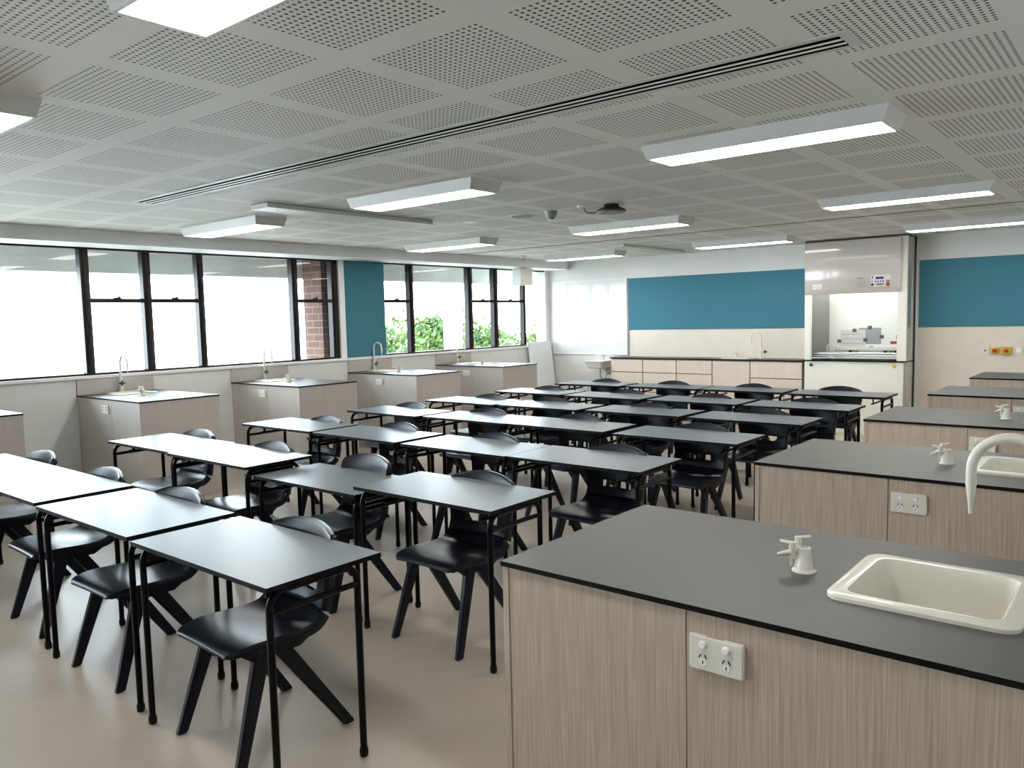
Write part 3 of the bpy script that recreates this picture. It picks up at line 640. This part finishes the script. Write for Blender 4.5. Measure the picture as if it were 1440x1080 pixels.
# ------------------------------------------------------------------ chairs: one-piece moulded shell, seat opening toward -Y
def catmull(P, n):
    out = []
    P = [tuple(2*a_-b_ for a_, b_ in zip(P[0], P[1]))] + list(P) + [tuple(2*a_-b_ for a_, b_ in zip(P[-1], P[-2]))]
    for i in range(1, len(P)-2):
        for k in range(n):
            t = k/n; out.append(tuple(0.5*((2*p1) + (-p0+p2)*t + (2*p0-5*p1+4*p2-p3)*t*t + (-p0+3*p1-3*p2+p3)*t**3) for p0, p1, p2, p3 in zip(P[i-1], P[i], P[i+1], P[i+2])))
    out.append(P[-2]); return out
# y, z, half width, edge lift (seat +z) , edge forward (back -y)
seat_ctrl = [(0.010,0.398,0.160,-0.002,0.0),(0.016,0.411,0.176,-0.003,0.0),(0.045,0.420,0.190,-0.002,0.0),(0.12,0.421,0.198,0.004,0.0),(0.22,0.410,0.200,0.010,0.0),(0.31,0.405,0.196,0.014,0.005),(0.375,0.418,0.190,0.012,0.016),(0.420,0.455,0.186,0.004,0.03)]
back_ctrl = [(0.420,0.455,0.186,0.004,0.03),(0.442,0.51,0.184,0.0,0.038),(0.450,0.56,0.190,0.0,0.042),(0.457,0.62,0.203,0.0,0.044),(0.466,0.69,0.207,-0.003,0.044),(0.476,0.735,0.200,-0.014,0.040),(0.484,0.762,0.180,-0.028,0.034)]
def shell(ctrl, nS, slots=False, flange=(0.012, 0.045), lip_end=None):
    bm = B(); S_ = catmull(ctrl, nS); nT = 14; rows_ = []
    for i, (y, z, hw, lift, fwd) in enumerate(S_):
        a_ = S_[max(i-1, 0)]; b_ = S_[min(i+1, len(S_)-1)]
        ty, tz = b_[0]-a_[0], b_[1]-a_[1]; l_ = math.hypot(ty, tz) or 1; ny, nz = tz/l_, -ty/l_      # outward (down / back)
        row = []
        ts = [-1 + 2*k/nT for k in range(nT+1)]
        for t in ts: row.append((t*hw, y - fwd*t*t, z + lift*t*t))
        e0 = row[0]; e1 = row[-1]
        def fl(p_, s, f): return (p_[0] + s*0.004, p_[1] + ny*f, p_[2] + nz*f)
        fw = flange[0] + (flange[1]-flange[0])*i/(len(S_)-1)
        row = [fl(e0, -1, fw), fl(e0, -1, 0.006)] + row + [fl(e1, 1, 0.006), fl(e1, 1, fw)]
        rows_.append([bm.verts.new(p_) for p_ in row])
    zs = [s[1] for s in S_]
    for i in range(len(rows_)-1):
        for k in range(len(rows_[0])-1):
            if slots and 0.505 < (zs[i]+zs[i+1])/2 < 0.545 and (4 <= k-2+1 <= 6 or 9 <= k-2+1 <= 11): continue
            bm.faces.new((rows_[i][k], rows_[i][k+1], rows_[i+1][k+1], rows_[i+1][k]))
    if lip_end:                                       # turned edge across the far end
        last = rows_[-1]; nv = []
        for v in last: nv.append(bm.verts.new(v.co + Vector(lip_end)))
        for k in range(len(last)-1): bm.faces.new((last[k], last[k+1], nv[k+1], nv[k]))
    return bm
def make_chair():
    e = empty('student_chair')
    for nm, ctrl, n_, sl, lip in (('seat', seat_ctrl, 3, False, None), ('backrest', back_ctrl, 4, True, (0, 0.016, -0.004))):
        o = obj(nm, shell(ctrl, n_, sl, flange=(0.012, 0.045) if nm == 'seat' else (0.045, 0.022), lip_end=lip), plastic, e, smooth=50)
        md = o.modifiers.new('thickness', 'SOLIDIFY'); md.thickness = 0.006; md.offset = 0
    for s in (-1, 1):                                 # ends of the rolled top edge
        bm = B(); tube(bm, [(s*0.180, 0.462, 0.712), (s*0.203, 0.455, 0.712)], [0.014, 0.013], 12)
        o = obj('edge_lug', bm, plastic, e, smooth=50)
    def leg(top, bot, w0, d0, w1, d1):
        bm = B(); t, b_ = Vector(top), Vector(bot)
        hexa(bm, [(b_.x-w1, b_.y-d1, 0), (b_.x+w1, b_.y-d1, 0), (b_.x+w1, b_.y+d1, 0), (b_.x-w1, b_.y+d1, 0)], [(t.x-w0, t.y-d0, t.z), (t.x+w0, t.y-d0, t.z), (t.x+w0, t.y+d0, t.z), (t.x-w0, t.y+d0, t.z)])
        obj('leg', bm, plastic, e, bevel=0.005)
    for s in (-1, 1):
        leg((s*0.175, 0.15, 0.395), (s*0.212, 0.022, 0), 0.016, 0.032, 0.013, 0.020)
        leg((s*0.175, 0.205, 0.395), (s*0.212, 0.475, 0), 0.016, 0.036, 0.013, 0.024)
        bm = B(); hexa(bm, [(s*0.175-0.01, 0.11, 0.355), (s*0.175+0.01, 0.11, 0.355), (s*0.175+0.01, 0.30, 0.355), (s*0.175-0.01, 0.30, 0.355)],
                       [(s*0.182-0.01, 0.04, 0.408), (s*0.182+0.01, 0.04, 0.408), (s*0.182+0.01, 0.38, 0.405), (s*0.182-0.01, 0.38, 0.405)])
        obj('side_web', bm, plastic, e, bevel=0.004)
    return e
proto = make_chair(); first = True
for ri, r_ in enumerate(chairs):
    for ci, (x, y) in enumerate(r_):
        o = proto if first else copy_tree(proto); first = False
        o.location = (x, y-0.484, 0); o.rotation_euler = (0, 0, math.radians(random.uniform(-2.5, 2.5)))
        tag(o, 'dark navy plastic chair in the %s, %s' % (rown[ri], coln[ci]), 'chair', 'moulded chairs tucked under the tables')

# ------------------------------------------------------------------ outside
bm = B(); box(bm, -40, -8.05, -20, 45, -3.7, -3.5); tag(obj('ground', bm, ground_m), kind='structure')
bm = B(); box(bm, -8.75, -8.5, -8, 11.29, 2.092, 2.85); tag(obj('concrete_beam', bm, concrete), 'long grey concrete beam outside across the top of the windows', 'beam')
bm = B(); box(bm, -8.75, -8.03, -8, 11.29, 2.85, 3.0); tag(obj('concrete_slab', bm, concrete), 'grey concrete slab outside above the windows', 'slab')
bm = B(); box(bm, -8.40, -8.03, 6.07, 6.95, -3.5, 2.85); tag(obj('brick_pier', bm, brick), 'brown brick pier outside the right end of the near window band', 'brick pier')
bm = B(); box(bm, -9.5, -9.3, 9.70, 9.95, -3.5, 3.2); tag(obj('white_post', bm, ext_white), 'white square post outside in front of the trees', 'post')
def tree(x, y, zc, rx, rz, lab, n=2600):
    e = empty('leafy_tree', (x, y, -3.5), 0, lab, 'tree', 'trees outside the far windows')
    bm = B(); h = zc+3.5; tube(bm, [(0,0,0),(0.05,0.1,h*0.4),(0,0,h*0.8)], [0.16,0.12,0.06], 8)
    for k in range(5):
        an = k*1.3; tube(bm, [(0,0,h*(0.5+0.06*k)), (math.cos(an)*rx*0.6, math.sin(an)*rx*0.6, h+rz*0.3*(k % 3-1))], [0.06,0.02], 6)
    obj('trunk', bm, bark, e, smooth=60)
    bm = B(); blobs = [(random.uniform(-1,1)*rx*0.62, random.uniform(-1,1)*rx*0.62, h+random.uniform(-0.7,0.75)*rz*0.8, random.uniform(0.3,0.5)*rx) for _ in range(14)]
    for i in range(n):
        bx, by, bz, br = random.choice(blobs)
        d = Vector((random.gauss(0,1), random.gauss(0,1), random.gauss(0,1))).normalized()
        p_ = Vector((bx, by, bz)) + d*br*random.uniform(0.7, 1.05)
        q = (d + Vector((random.gauss(0,0.5), random.gauss(0,0.5), random.gauss(0,0.5)))).normalized(); u = q.orthogonal().normalized(); v = q.cross(u)
        s = random.uniform(0.04, 0.085)
        bm.faces.new([bm.verts.new(p_ + u*s*a_ + v*s*0.6*b_) for a_, b_ in ((-1,0),(0,-1),(1,0),(0,1))])
    me = bpy.data.meshes.new('foliage'); bm.to_mesh(me); bm.free(); me.materials.append(leaf)
    o = bpy.data.objects.new('foliage', me); COL.objects.link(o); o.parent = e
tree(-14.0, 12.4, 0.55, 1.05, 0.9, 'hazy green tree outside, behind the sash right of the upright teal pinboard')
tree(-14.2, 14.4, 0.75, 1.05, 1.0, 'tall bright green tree outside, filling the large pane left of the white post', 3600)
tree(-14.4, 16.5, 0.6, 1.0, 0.9, 'green tree outside, just right of the white post')
tree(-14.3, 18.4, 0.45, 1.0, 0.9, 'green tree outside, seen through the rightmost sash pair')
tree(-14.6, 20.4, 0.5, 1.0, 0.9, 'green tree outside, at the right end of the far window')
